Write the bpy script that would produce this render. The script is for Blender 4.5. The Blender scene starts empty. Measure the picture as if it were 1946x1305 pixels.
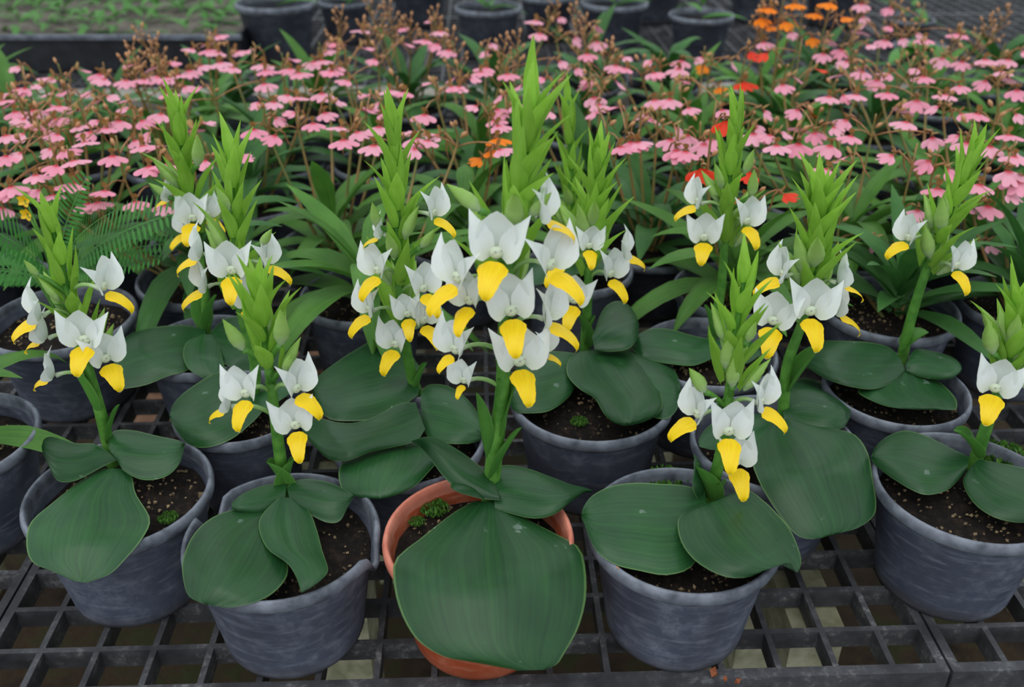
import bpy, math, random
from mathutils import Vector, Matrix, Quaternion
from math import sin, cos, tan, pi, radians, sqrt, exp
random.seed(7)
S = bpy.context.scene
COL = S.collection

# ------------------------------------------------------------------ camera
F = 1800.0; PW, PH = 1946.0, 1305.0
CAM_H = 0.58; PITCH = radians(30.3)
cam_d = bpy.data.cameras.new('camera'); cam = bpy.data.objects.new('camera', cam_d); COL.objects.link(cam)
cam_d.sensor_width = 36.0; cam_d.lens = F / PW * 36.0
cam_d.clip_start = 0.02; cam_d.clip_end = 60
cam.location = (0, 0, CAM_H); cam.rotation_euler = (pi/2 - PITCH, 0, 0)
cam_d.dof.use_dof = True; cam_d.dof.focus_distance = 0.76; cam_d.dof.aperture_fstop = 6.0
S.camera = cam

# ------------------------------------------------------------------ sky and light
W = bpy.data.worlds.new('overcast'); S.world = W; W.use_nodes = True
nt = W.node_tree; nt.nodes.clear()
wo = nt.nodes.new('ShaderNodeOutputWorld'); bg = nt.nodes.new('ShaderNodeBackground')
tc = nt.nodes.new('ShaderNodeTexCoord'); sp = nt.nodes.new('ShaderNodeSeparateXYZ')
mr = nt.nodes.new('ShaderNodeMapRange')
mr.inputs['From Min'].default_value = 0.0; mr.inputs['From Max'].default_value = 1.0
mr.inputs['To Min'].default_value = 0.62; mr.inputs['To Max'].default_value = 1.05
nt.links.new(tc.outputs['Generated'], sp.inputs[0]); nt.links.new(sp.outputs['Z'], mr.inputs['Value'])
bg.inputs['Color'].default_value = (0.87, 0.95, 1.0, 1)
nt.links.new(mr.outputs[0], bg.inputs['Strength']); nt.links.new(bg.outputs[0], wo.inputs[0])
sun_d = bpy.data.lights.new('soft_sun', 'SUN'); sun_d.energy = 0.7; sun_d.angle = radians(50); sun_d.color = (1.0, 0.97, 0.92)
sun = bpy.data.objects.new('soft_sun', sun_d); COL.objects.link(sun); sun.rotation_euler = (radians(22), radians(-14), 0)
vs = S.view_settings
vs.view_transform = 'Standard'; vs.look = 'None'; vs.gamma = 1.0; vs.use_curve_mapping = False; vs.exposure = 0.42

# ------------------------------------------------------------------ picture point -> place
CP, SP = cos(PITCH), sin(PITCH)
def ray(px, py):
    a = (px - PW/2) / F; b = (PH/2 - py) / F
    return Vector((a, CP + b*SP, -SP + b*CP))
def at_z(px, py, z):
    d = ray(px, py); return Vector((0, 0, CAM_H)) + d * ((z - CAM_H) / d.z)
def at_y(px, py, Y):
    d = ray(px, py); return Vector((0, 0, CAM_H)) + d * (Y / d.y)

# ------------------------------------------------------------------ materials
def lin(c): return tuple(((v/255)/12.92 if v <= 10 else (((v/255)+.055)/1.055)**2.4) for v in c)
class NM:
    def __init__(s, name):
        s.m = bpy.data.materials.new(name); s.m.use_nodes = True; s.t = s.m.node_tree
        s.b = s.t.nodes['Principled BSDF']; s.o = s.t.nodes['Material Output']
    def n(s, ty, **kw):
        x = s.t.nodes.new(ty)
        for k, v in kw.items():
            if k in x.inputs: x.inputs[k].default_value = v
            else: setattr(x, k, v)
        return x
    def l(s, a, b): s.t.links.new(a, b)
    def noise(s, scale, detail=4, vec=None, rough=.55):
        x = s.n('ShaderNodeTexNoise'); x.inputs['Scale'].default_value = scale; x.inputs['Detail'].default_value = detail
        x.inputs['Roughness'].default_value = rough
        if vec is not None: s.l(vec, x.inputs['Vector'])
        return x.outputs['Fac']
    def obj(s): return s.n('ShaderNodeTexCoord').outputs['Object']
    def uv(s): return s.n('ShaderNodeTexCoord').outputs['UV']
    def mapv(s, vec, sc, loc=(0, 0, 0)):
        m = s.n('ShaderNodeMapping'); m.inputs['Scale'].default_value = sc; m.inputs['Location'].default_value = loc
        s.l(vec, m.inputs['Vector']); return m.outputs[0]
    def ramp(s, fac, stops):
        r = s.n('ShaderNodeValToRGB'); e = r.color_ramp.elements
        while len(e) < len(stops): e.new(.5)
        for el, (p, c) in zip(e, stops):
            el.position = p; el.color = (*c, 1) if len(c) == 3 else c
        s.l(fac, r.inputs[0]); return r.outputs[0]
    def mix(s, fac, a, b):
        x = s.n('ShaderNodeMix', data_type='RGBA')
        for k, v in ((0, fac), (6, a), (7, b)):
            if hasattr(v, 'is_linked') or hasattr(v, 'links'): s.l(v, x.inputs[k])
            else: x.inputs[k].default_value = (*v, 1) if isinstance(v, tuple) else v
        return x.outputs[2]
    def math(s, op, a, b=None):
        x = s.n('ShaderNodeMath', operation=op)
        for k, v in ((0, a), (1, b)):
            if v is None: continue
            if hasattr(v, 'links'): s.l(v, x.inputs[k])
            else: x.inputs[k].default_value = v
        return x.outputs[0]
    def sep(s, vec):
        x = s.n('ShaderNodeSeparateXYZ'); s.l(vec, x.inputs[0]); return x.outputs
    def rnd(s): return s.n('ShaderNodeObjectInfo').outputs['Random']
    def done(s, col, rough=.5, spec=.5, bump=None, bstr=.2, bdist=.001, trans=0, tcol=None):
        if isinstance(col, tuple): s.b.inputs['Base Color'].default_value = (*col, 1)
        else: s.l(col, s.b.inputs['Base Color'])
        if hasattr(rough, 'links'): s.l(rough, s.b.inputs['Roughness'])
        else: s.b.inputs['Roughness'].default_value = rough
        s.b.inputs['Specular IOR Level'].default_value = spec
        if bump is not None:
            b = s.n('ShaderNodeBump'); b.inputs['Strength'].default_value = bstr; b.inputs['Distance'].default_value = bdist
            s.l(bump, b.inputs['Height']); s.l(b.outputs[0], s.b.inputs['Normal'])
        if trans > 0:
            t = s.n('ShaderNodeBsdfTranslucent'); mx = s.n('ShaderNodeMixShader'); mx.inputs[0].default_value = trans
            if tcol is not None: t.inputs[0].default_value = (*tcol, 1)
            elif isinstance(col, tuple): t.inputs[0].default_value = (*col, 1)
            else: s.l(col, t.inputs[0])
            s.l(s.b.outputs[0], mx.inputs[1]); s.l(t.outputs[0], mx.inputs[2]); s.l(mx.outputs[0], s.o.inputs['Surface'])
        return s.m

def leafmat(name, dark, light, edge, rough=.36, spec=.5, trans=.08, streak=38, marks=0, bl=20):
    q = NM(name); uv = q.uv(); u = q.sep(uv)[0]; ob = q.obj()
    st = q.noise(1, 3, q.mapv(uv, (streak, 1.6, 1)))
    blot = q.noise(bl, 3, ob)
    f = q.math('ADD', q.math('MULTIPLY', st, .5), q.math('MULTIPLY', blot, .5))
    c = q.ramp(f, [(.28, dark), (.76, light)])
    mid = q.math('LESS_THAN', q.math('ABSOLUTE', q.math('SUBTRACT', u, .5)), .012)
    c = q.mix(q.math('MULTIPLY', mid, .35), c, light)
    ed = q.math('GREATER_THAN', q.math('ABSOLUTE', q.math('SUBTRACT', u, .5)), .488)
    c = q.mix(q.math('MULTIPLY', ed, .5), c, edge)
    if marks:
        w = q.noise(85, 2, ob); w2 = q.noise(9, 2, ob)
        k = q.math('MULTIPLY', q.ramp(w, [(.70, (0, 0, 0)), (.74, (1, 1, 1))]), q.ramp(w2, [(.5, (0, 0, 0)), (.6, (1, 1, 1))]))
        c = q.mix(q.math('MULTIPLY', k, marks), c, lin((150, 165, 160)))
    h = q.n('ShaderNodeHueSaturation'); q.l(c, h.inputs['Color'])
    q.l(q.math('ADD', q.math('MULTIPLY', q.rnd(), .3), .85), h.inputs['Value'])
    return q.done(h.outputs[0], rough, spec, st, .16, .0012, trans)

M = {}
M['bigleaf'] = leafmat('broad_leaf_green', lin((16, 50, 28)), lin((42, 88, 42)), lin((104, 136, 76)), .36, .34, .05, 34, .5)
M['lance'] = leafmat('lance_leaf_green', lin((54, 100, 36)), lin((98, 146, 58)), lin((112, 154, 72)), .5, .28, .25, 16, 0, 4)
M['lance_dark'] = leafmat('lance_leaf_deep_green', lin((42, 86, 40)), lin((74, 122, 56)), lin((92, 132, 74)), .5, .28, .2, 16, 0, 4)
M['seedleaf'] = leafmat('seedling_leaf_green', lin((58, 112, 44)), lin((96, 152, 68)), lin((110, 160, 80)), .5, .35, .25, 12)
M['fern'] = leafmat('pinnate_leaf_green', lin((58, 122, 52)), lin((92, 162, 78)), lin((92, 160, 76)), .5, .35, .2, 8)
M['sheath'] = leafmat('stem_leaf_green', lin((54, 108, 42)), lin((96, 150, 62)), lin((140, 172, 100)), .42, .35, .22, 18)
M['bract'] = leafmat('bract_green', lin((126, 178, 46)), lin((170, 212, 94)), lin((182, 216, 114)), .45, .3, .42, 14, 0, 2.5)
def simple(name, c1, c2, rough=.5, sc=60, trans=0, bstr=0, spec=.4, tcol=None):
    q = NM(name); n = q.noise(sc, 4, q.obj()); c = q.ramp(n, [(.35, c1), (.65, c2)])
    return q.done(c, rough, spec, n if bstr else None, bstr, .001, trans, tcol)
M['stem'] = simple('fresh_green_stem', lin((66, 120, 42)), lin((98, 152, 62)), .42, 90, .12)
M['bud'] = None
q = NM('bud_pale_green'); v = q.sep(q.uv())[1]
M['bud'] = q.done(q.ramp(v, [(.0, lin((196, 214, 176))), (.35, lin((168, 202, 116))), (1, lin((150, 192, 84)))]), .42, .4, None, 0, 0, .25)
q = NM('white_petal'); uv = q.uv(); st = q.noise(1, 2, q.mapv(uv, (22, 1.5, 1))); v = q.sep(uv)[1]
c = q.mix(q.math('MULTIPLY', st, .4), lin((240, 243, 243)), lin((218, 226, 218)))
c = q.mix(q.ramp(v, [(0, (.45, .45, .45)), (.3, (0, 0, 0))]), c, lin((214, 226, 190)))
M['white'] = q.done(c, .5, .35, st, .1, .0006, .3)
q = NM('white_petal_flecked'); n = q.noise(420, 2, q.obj())
M['throat'] = q.done(q.ramp(n, [(.34, lin((150, 140, 140))), (.42, lin((206, 218, 190)))]), .5, .3, n, .3, .001, .1)
q = NM('pedicel_green_white'); v = q.sep(q.uv())[1]
M['pedicel'] = q.done(q.ramp(v, [(0, lin((118, 166, 80))), (.7, lin((160, 194, 124))), (1, lin((220, 228, 206)))]), .45, .4, None, 0, 0, .2)
q = NM('yellow_lip'); uv = q.uv(); st = q.noise(1, 2, q.mapv(uv, (12, 1.5, 1))); v = q.sep(uv)[1]
c = q.ramp(st, [(.3, lin((244, 196, 0))), (.7, lin((250, 218, 6)))])
c = q.mix(q.ramp(v, [(.93, (0, 0, 0)), (1, (.8, .8, .8))]), c, lin((238, 234, 190)))
M['yellow'] = q.done(c, .42, .4, st, .12, .0008, .22)
def lipmat(name, base, far, far2):
    q = NM(name); uv = q.uv(); v = q.sep(uv)[1]
    st = q.noise(1, 2, q.mapv(uv, (14, 2, 1)))
    fc = q.mix(q.rnd(), far, far2)
    c = q.mix(q.ramp(v, [(.16, (1, 1, 1)), (.52, (0, 0, 0))]), fc, base)
    return q.done(c, .55, .3, st, .1, .0006, .28)
M['pink'] = lipmat('pink_lip', lin((228, 66, 84)), lin((246, 176, 196)), lin((243, 150, 176)))
M['redlip'] = lipmat('scarlet_lip', lin((226, 52, 14)), lin((240, 66, 36)), lin((232, 56, 26)))
M['orange'] = lipmat('orange_lip', lin((238, 110, 10)), lin((248, 136, 14)), lin((246, 128, 6)))
M['hood'] = simple('hood_brown_green', lin((150, 130, 70)), lin((200, 134, 92)), .5, 120, .2)
M['spur'] = simple('reddish_flower_stalk', lin((160, 112, 70)), lin((194, 138, 96)), .5, 120, .2)
M['spike'] = simple('brown_green_flower_stem', lin((112, 124, 66)), lin((168, 124, 78)), .5, 30, .15)
M['seedpod'] = simple('tan_bud', lin((176, 126, 84)), lin((212, 158, 114)), .55, 100, .15)
# plastic pots
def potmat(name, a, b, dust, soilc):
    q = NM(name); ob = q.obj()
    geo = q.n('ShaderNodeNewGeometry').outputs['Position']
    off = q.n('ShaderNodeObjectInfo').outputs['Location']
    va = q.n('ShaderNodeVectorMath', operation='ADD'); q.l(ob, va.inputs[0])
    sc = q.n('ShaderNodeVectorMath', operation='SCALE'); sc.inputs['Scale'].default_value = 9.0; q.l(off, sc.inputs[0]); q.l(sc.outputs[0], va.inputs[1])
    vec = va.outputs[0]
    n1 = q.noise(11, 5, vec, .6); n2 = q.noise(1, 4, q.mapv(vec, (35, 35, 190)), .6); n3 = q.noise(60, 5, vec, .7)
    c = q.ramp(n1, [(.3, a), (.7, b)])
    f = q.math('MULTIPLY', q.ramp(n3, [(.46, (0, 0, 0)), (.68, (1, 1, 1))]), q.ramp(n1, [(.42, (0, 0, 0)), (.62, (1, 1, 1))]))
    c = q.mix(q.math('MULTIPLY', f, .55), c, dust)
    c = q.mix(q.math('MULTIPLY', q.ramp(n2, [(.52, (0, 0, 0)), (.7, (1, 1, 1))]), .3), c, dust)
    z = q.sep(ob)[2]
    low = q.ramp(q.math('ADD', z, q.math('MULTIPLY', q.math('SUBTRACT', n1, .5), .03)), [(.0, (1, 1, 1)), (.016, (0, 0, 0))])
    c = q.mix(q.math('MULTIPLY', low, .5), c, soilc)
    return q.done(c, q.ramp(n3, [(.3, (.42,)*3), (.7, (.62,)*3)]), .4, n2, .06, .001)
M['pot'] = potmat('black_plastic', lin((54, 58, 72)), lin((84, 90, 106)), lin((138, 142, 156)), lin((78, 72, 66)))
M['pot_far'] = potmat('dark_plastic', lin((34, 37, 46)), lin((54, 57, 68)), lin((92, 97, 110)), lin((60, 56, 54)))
M['rim'] = simple('worn_plastic_rim', lin((68, 72, 82)), lin((118, 123, 134)), .48, 55, 0, .15)
M['terracotta'] = potmat('terracotta_plastic', lin((148, 62, 34)), lin((170, 80, 48)), lin((206, 150, 124)), lin((120, 66, 44)))
M['terra_rim'] = simple('terracotta_plastic_rim', lin((186, 106, 86)), lin((210, 134, 112)), .55, 50, 0, .1)
q = NM('potting_soil'); ob = q.obj(); n = q.noise(130, 6, ob, .75); n2 = q.noise(30, 3, ob)
c = q.ramp(n, [(.32, lin((14, 11, 10))), (.52, lin((30, 24, 21))), (.68, lin((58, 46, 37))), (.78, lin((128, 108, 82)))])
M['soil'] = q.done(c, .9, .2, n, .9, .004)
M['grit'] = simple('soil_grit', lin((38, 30, 24)), lin((150, 128, 96)), .85, 70)
M['moss'] = simple('moss_green', lin((50, 92, 30)), lin((84, 130, 44)), .7, 150, .1)
q = NM('black_grid_plastic'); ob = q.obj(); geo = q.n('ShaderNodeNewGeometry').outputs['Position']
n = q.noise(22, 5, geo, .65); n2 = q.noise(140, 4, geo, .7)
c = q.ramp(n, [(.35, lin((46, 46, 50))), (.7, lin((80, 80, 84)))])
f = q.math('MULTIPLY', q.ramp(n2, [(.5, (0, 0, 0)), (.66, (1, 1, 1))]), q.ramp(n, [(.45, (0, 0, 0)), (.65, (1, 1, 1))]))
c = q.mix(q.math('MULTIPLY', f, .7), c, lin((142, 142, 142)))
M['grid'] = q.done(c, .55, .4, n2, .25, .001)
q = NM('ground_litter'); ob = q.obj(); n = q.noise(9, 6, ob, .7); n2 = q.noise(3, 3, ob)
c = q.ramp(n, [(.3, lin((26, 21, 16))), (.5, lin((58, 46, 34))), (.62, lin((48, 54, 28))), (.75, lin((92, 70, 54)))])
M['ground'] = q.done(c, .9, .2, n, .8, .02)
M['concrete'] = simple('mossy_concrete', lin((112, 112, 84)), lin((160, 156, 132)), .85, 40, 0, .3)
M['paver'] = simple('dull_brick', lin((112, 80, 62)), lin((146, 110, 86)), .85, 40, 0, .3)
M['plank'] = simple('weathered_plank', lin((104, 96, 84)), lin((150, 146, 138)), .8, 18, 0, .3)
M['straw'] = simple('dry_straw', lin((150, 110, 80)), lin((176, 138, 104)), .6)
M['traysoil'] = simple('seed_tray_soil', lin((60, 54, 48)), lin((112, 104, 94)), .9, 40, 0, .5)
M['blacktray'] = simple('black_tray_plastic', lin((24, 25, 30)), lin((40, 42, 48)), .5, 30)
M['yellowweed'] = simple('weed_yellow', lin((236, 186, 20)), lin((246, 204, 40)), .5, 90, .2)
M['debris'] = simple('dead_leaf_bit', lin((120, 62, 34)), lin((150, 84, 50)), .7, 90)
M['bench_steel'] = simple('bench_rail', lin((50, 50, 52)), lin((76, 74, 72)), .6, 30)

# ------------------------------------------------------------------ mesh helpers
def mk(name, verts, faces, mat, uvs=None, smooth=True):
    me = bpy.data.meshes.new(name); me.from_pydata([tuple(v) for v in verts], [], faces)
    if uvs:
        ul = me.uv_layers.new(name='UVMap')
        vi = [0]*len(me.loops); me.loops.foreach_get('vertex_index', vi)
        flat = []
        for i in vi: flat.extend(uvs[i])
        ul.data.foreach_set('uv', flat)
    if smooth: me.polygons.foreach_set('use_smooth', [True]*len(me.polygons))
    me.materials.append(mat if not isinstance(mat, str) else M[mat]); me.update(); return me
def ob(name, me, parent=None, mw=None, loc=None):
    o = bpy.data.objects.new(name, me); COL.objects.link(o)
    if parent is not None: o.parent = parent
    if mw is not None: o.matrix_basis = mw
    if loc is not None: o.location = loc
    return o
def thing(name, label, cat, loc=(0, 0, 0), group=None):
    o = bpy.data.objects.new(name, None); COL.objects.link(o); o.location = loc; o.empty_display_size = .02
    o['label'] = label; o['category'] = cat
    if group: o['group'] = group
    return o
def tag(o, label, cat, group=None):
    o['label'] = label; o['category'] = cat
    if group: o['group'] = group
    return o
def gridfaces(nu, nv, wrap=False):
    fs = []
    m = nu if wrap else nu + 1
    for j in range(nv):
        for i in range(nu):
            i2 = (i+1) % m
            fs.append((j*m+i, j*m+i2, (j+1)*m+i2, (j+1)*m+i))
    return fs
def interp(tab, t):
    for (a, x), (b, y) in zip(tab, tab[1:]):
        if t <= b:
            k = (t-a)/(b-a) if b > a else 0
            k = k*k*(3-2*k); return x+(y-x)*k
    return tab[-1][1]
def blade(name, L, Wd, prof, bend, cup, mat, nu=6, nv=10, a0=0.0, wave=0.0, keel=0.0, side=0.0):
    """a leaf or petal rooted at the origin, growing up +z, its face to -y; bend is the turn (radians) towards -y along the length"""
    vs_, us = [], []; y = z = 0.0
    for j in range(nv+1):
        t = j/nv; ang = a0 + (bend(t) if callable(bend) else bend*t)
        if j: y -= sin(ang)*L/nv; z += cos(ang)*L/nv
        hw = Wd/2*interp(prof, t) if not callable(prof) else Wd/2*prof(t)
        for i in range(nu+1):
            u = 2*i/nu-1
            d = -cup*hw*u*u*1.0 + keel*hw*(1-abs(u)) + wave*hw*sin(t*9+u*2)*abs(u)
            # normal of face: (-cos, -sin) in y,z
            vs_.append((u*hw + side*L*t*t, y - cos(ang)*(-d) * -1 * -1, z + sin(ang)*(d) * -1)); us.append((i/nu, t))
    return mk(name, vs_, gridfaces(nu, nv), mat, us)
def tube(name, pts, rads, mat, n=8, cap=True):
    pts = [Vector(p) for p in pts]; vs_, us = [], []
    ref = Vector((0, 1, 0)) if abs((pts[-1]-pts[0]).normalized().y) < .9 else Vector((1, 0, 0))
    for k, p in enumerate(pts):
        t = (pts[min(k+1, len(pts)-1)] - pts[max(k-1, 0)]).normalized()
        a = t.cross(ref).normalized(); b = t.cross(a)
        for i in range(n):
            th = 2*pi*i/n; vs_.append(p + (a*cos(th)+b*sin(th))*rads[k]); us.append((i/n, k/(len(pts)-1)))
    fs = gridfaces(n, len(pts)-1, True)
    if cap:
        fs.append(tuple(range(n))[::-1]); m = (len(pts)-1)*n; fs.append(tuple(range(m, m+n)))
    return mk(name, vs_, fs, mat, us)
def smoothpath(pts, n):
    pts = [Vector(p) for p in pts]; out = []
    P = [pts[0]*2-pts[1]] + pts + [pts[-1]*2-pts[-2]]
    segs = len(pts)-1
    for k in range(n+1):
        x = k/n*segs; i = min(int(x), segs-1); t = x-i
        a, b, c, d = P[i], P[i+1], P[i+2], P[i+3]
        out.append(.5*((2*b)+(c-a)*t+(2*a-5*b+4*c-d)*t*t+(3*b-3*c+d-a)*t**3))
    return out
def lathe(name, prof, mat, n=48, drop=None, closed_bottom=True):
    vs_ = []
    for r, z in prof:
        for i in range(n):
            th = 2*pi*i/n
            zz = z - (drop(th)*max(0, z-.072)/.028 if drop else 0)
            vs_.append((r*cos(th), r*sin(th), zz))
    return mk(name, vs_, gridfaces(n, len(prof)-1, True), mat)
def box(x0, x1, y0, y1, z0, z1):
    v = [(x, y, z) for x in (x0, x1) for y in (y0, y1) for z in (z0, z1)]
    f = [(0, 1, 3, 2), (4, 6, 7, 5), (0, 4, 5, 1), (2, 3, 7, 6), (0, 2, 6, 4), (1, 5, 7, 3)]
    return v, f
def boxmesh(name, dims, mat): return mk(name, *box(*dims), mat, None, False)
def frame_mat(loc, grow, face, s=1.0):
    """matrix: local +z -> grow, local -y -> roughly face"""
    z = Vector(grow).normalized(); f = Vector(face); f = (f - z*f.dot(z))
    if f.length < 1e-5: f = z.orthogonal()
    y = -f.normalized(); x = y.cross(z)
    m = Matrix((x, y, z)).transposed().to_4x4()
    return Matrix.Translation(loc) @ m @ Matrix.Scale(s, 4)

# ------------------------------------------------------------------ the setting: ground, bench
gr = ob('floor', mk('floor', [(-6, -1.5, -.7), (6, -1.5, -.7), (6, 9, -.7), (-6, 9, -.7)], [(0, 1, 2, 3)], 'ground'))
gr['kind'] = 'structure'; gr['label'] = 'dark litter-strewn ground under the benches'
pv = boxmesh('paver', (-.055, .055, -.1, .1, 0, .05), M['paver'])
for k, (px, py) in enumerate([(280, 792), (350, 880), (590, 668), (1440, 790), (1430, 1240)]):
    p = at_z(px, py, -.65); o = ob('paving_brick', pv, None, None, (p.x, p.y, -.7)); o.rotation_euler = (0, 0, k*1.3)
    tag(o, 'dull reddish brick lying on the ground beneath the bench grid', 'brick', 'bricks on the ground')

YAW = radians(1.98); CELL = .044
GO = Vector((-.35-.044*cos(YAW) + .4933*0, 0, 0))
def guv(u, v): return Vector((u*cos(YAW)-v*sin(YAW), u*sin(YAW)+v*cos(YAW), 0))
U0, V0, NC = -.35-CELL, .4865, 17
LEN = NC*CELL - .003
bar_long = boxmesh('bar', (-.0024, .0024, .003, LEN-.003, -.019, -.0006), M['grid'])
bar_cross = boxmesh('bar', (.003, LEN-.003, -.0024, .0024, -.018, -.0005), M['grid'])
fr_long = boxmesh('frame_bar', (-.0036, .0036, 0, LEN, -.021, -.0003), M['grid'])
fr_cross = boxmesh('frame_bar', (.0, LEN, -.0045, .0045, -.021, -.0004), M['grid'])
def tray(u, v, label, group):
    p = guv(u, v); t = thing('bench_tray', label, 'bench tray', p, group); t.rotation_euler = (0, 0, YAW)
    for k in range(NC+1):
        x = k*CELL if 0 < k < NC else (0.0032 if k == 0 else LEN-.0032)
        edge = k in (0, NC)
        ob('frame_bar' if edge else 'bar', fr_long if edge else bar_long, t, None, (x, 0, 0))
        ob('frame_bar' if edge else 'bar', fr_cross if edge else bar_cross, t, None, (0, x, 0))
STEP = NC*CELL
for a, lb in ((-1, 'black front grid tray beyond the joint beside the leaning orchid'), (0, 'black front grid tray carrying the terracotta-coloured pot'), (1, 'black front grid tray past the joint under the clean wide pot')): tray(U0+a*STEP, V0, lb, 'front row of grid trays')
for a in (-1, 0, 1): tray(U0+a*STEP, V0+STEP, 'black plastic grid tray under the pots of pink orchids', 'second row of grid trays')
for b in (0, 1):
    for a in (-2, -1, 0, 1, 2): tray(U0+a*STEP, 2.16+b*STEP, 'black slatted grid tray of the far bench behind the pink orchids', 'grid trays of the far bench')
# concrete beams carrying the trays
def beam(x, y0, y1, label, x2=None):
    me = boxmesh('beam', (-.022, .022, 0, y1-y0, -.08, 0), M['concrete'])
    t = thing('bench_support', label, 'bench support', (x, y0, -.021), 'concrete bench supports')
    t.rotation_euler = (0, 0, YAW)
    ob('beam', me, t)
    for yy in (.14, (y1-y0)/2, (y1-y0)-.08):
        ob('post', boxmesh('post', (-.03, .03, yy-.04, yy+.04, -.679, -.08), M['concrete']), t)
p = at_z(1535, 1210, -.05); beam(p.x, p.y-.02, 2.0, 'mossy concrete bench support under the front grid tray')
p = at_z(560, 1100, -.03); beam(p.x, p.y+.06, 2.0, 'mossy concrete bench support under the front grid tray')
for x in (-.95, .95): beam(x, .55, 2.0, 'mossy concrete bench support under the front grid tray')
for x in (-1.7, -.6, .5, 1.5): beam(x, 2.2, 3.6, 'mossy concrete bench support under the far bench')
pl = ob('bench_edge_plank', boxmesh('bench_edge_plank', (-1.9, 1.9, 0, .085, -.05, .006), M['plank']), None, None, (0, 2.05, 0))
pl.rotation_euler = (0, 0, YAW); tag(pl, 'weathered pale plank along the edge between the two benches', 'plank')
for x in (-1.2, 0, 1.2):
    o = ob('plank_post', boxmesh('plank_post', (-.03, .03, -.03, .03, -.7, -.05), M['plank']), None, None, (x, 2.09, 0)); o.parent = None
    tag(o, 'short wooden post under the plank between the benches', 'post', 'posts under the plank')

# ------------------------------------------------------------------ pots
BODY = [(0.0, .003), (.048, .003), (.0505, 0), (.053, .001), (.0548, .006), (.0560, .016), (.0665, .0865), (.0672, .0885)]
RIM = [(.0672, .0870), (.0712, .0880), (.0730, .0905), (.0734, .0950), (.0724, .0988), (.0705, .1000), (.0690, .0990), (.0680, .0940), (.0668, .0850)]
INNER = [(.0668, .0860), (.0655, .0780), (.0640, .0700)]
def potset(key, mb, mrim, drop=None):
    b = lathe('pot', BODY, M[mb], 56, drop); r = lathe('pot_rim', RIM, M[mrim], 56, drop); i = lathe('pot_lining', INNER, M[mb], 56, drop)
    return b, r, i
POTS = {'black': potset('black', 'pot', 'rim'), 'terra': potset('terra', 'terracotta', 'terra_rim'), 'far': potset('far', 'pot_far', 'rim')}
def brk(th):
    d = (math.degrees(th)+360) % 360; x = 0
    for c, w, h in ((350, 10, .022), (152, 11, .018)):
        e = abs((d-c+180) % 360-180)
        if e < w: x = max(x, h*min(1, (w-e)/3))
    return x
POTS['broken'] = potset('broken', 'pot', 'rim', brk)
def soilmesh():
    vs_, n, rings = [(0, 0, .004)], 28, 7
    for j in range(1, rings+1):
        for i in range(n):
            th = 2*pi*i/n; r = .0652*j/rings
            vs_.append((r*cos(th), r*sin(th), .004*(1-(j/rings)**2)+random.uniform(-.002, .002)))
    fs = [(0, 1+i, 1+(i+1) % n) for i in range(n)]
    for j in range(rings-1):
        for i in range(n): fs.append((1+j*n+i, 1+(j+1)*n+i, 1+(j+1)*n+(i+1) % n, 1+j*n+(i+1) % n))
    return mk('soil', vs_, fs, 'soil')
SOIL = soilmesh()
def gritmesh(n, r=.061, s=(.0006, .0022), mat='grit', name='grit', z0=.001):
    vs_, fs = [], []
    for k in range(n):
        a = random.uniform(0, 2*pi); d = r*sqrt(random.random()); w = random.uniform(*s)*(2 if random.random() < .06 else 1); b = len(vs_)
        c = Vector((d*cos(a), d*sin(a), z0+.004*(1-(d/.0652)**2)))
        q_ = Quaternion((random.random(), random.random(), random.random()), random.uniform(0, 3))
        for v in ((1, 0, 0), (-1, 0, 0), (0, 1, 0), (0, -1, 0), (0, 0, .8), (0, 0, -.8)):
            vs_.append(c + q_ @ (Vector(v)*w*random.uniform(.7, 1.3)))
        for f in ((0, 2, 4), (2, 1, 4), (1, 3, 4), (3, 0, 4), (2, 0, 5), (1, 2, 5), (3, 1, 5), (0, 3, 5)): fs.append(tuple(b+i for i in f))
    return mk(name, vs_, fs, mat, None, False)
GRIT = [gritmesh(170, .061, (.0005, .0021)) for _ in range(3)]
def add_pot(root, r, h=.10, kind='black', grit=True, rot=0.0):
    sx = r/.073; sz = h/.10
    b, ri, inn = POTS[kind]
    R = Matrix.Rotation(rot, 4, 'Z') @ Matrix.Diagonal((sx, sx, sz, 1))
    p = ob('pot', b, root, R)
    ob('pot_rim', ri, p); ob('pot_lining', inn, p)
    s = ob('soil', SOIL, root, Matrix.Translation((0, 0, .079*sz)) @ Matrix.Diagonal((sx, sx, 1, 1)) @ Matrix.Rotation(random.uniform(0, 6), 4, 'Z'))
    if grit:
        g = ob('grit', random.choice(GRIT), s); g['kind'] = 'stuff'
    return p, s
MOSS = None
def mossmesh(n, r, h):
    vs_, fs, us = [], [], []
    for k in range(n):
        a = random.uniform(0, 2*pi); d = r*sqrt(random.random()); c = Vector((d*cos(a), d*sin(a), 0)); t = random.uniform(0, 6)
        hh = h*random.uniform(.5, 1); w = hh*.3; x = Vector((cos(t), sin(t), 0)); b = len(vs_)
        tip = c + Vector((random.uniform(-.5, .5)*hh, random.uniform(-.5, .5)*hh, hh))
        vs_ += [c-x*w*.3, c+x*w*.3, (c+tip)/2+x*w, tip, (c+tip)/2-x*w]; fs.append((b, b+1, b+2, b+3, b+4))
    return mk('moss', vs_, fs, 'moss', None, False)
MOSS = mossmesh(220, .016, .007)

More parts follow.
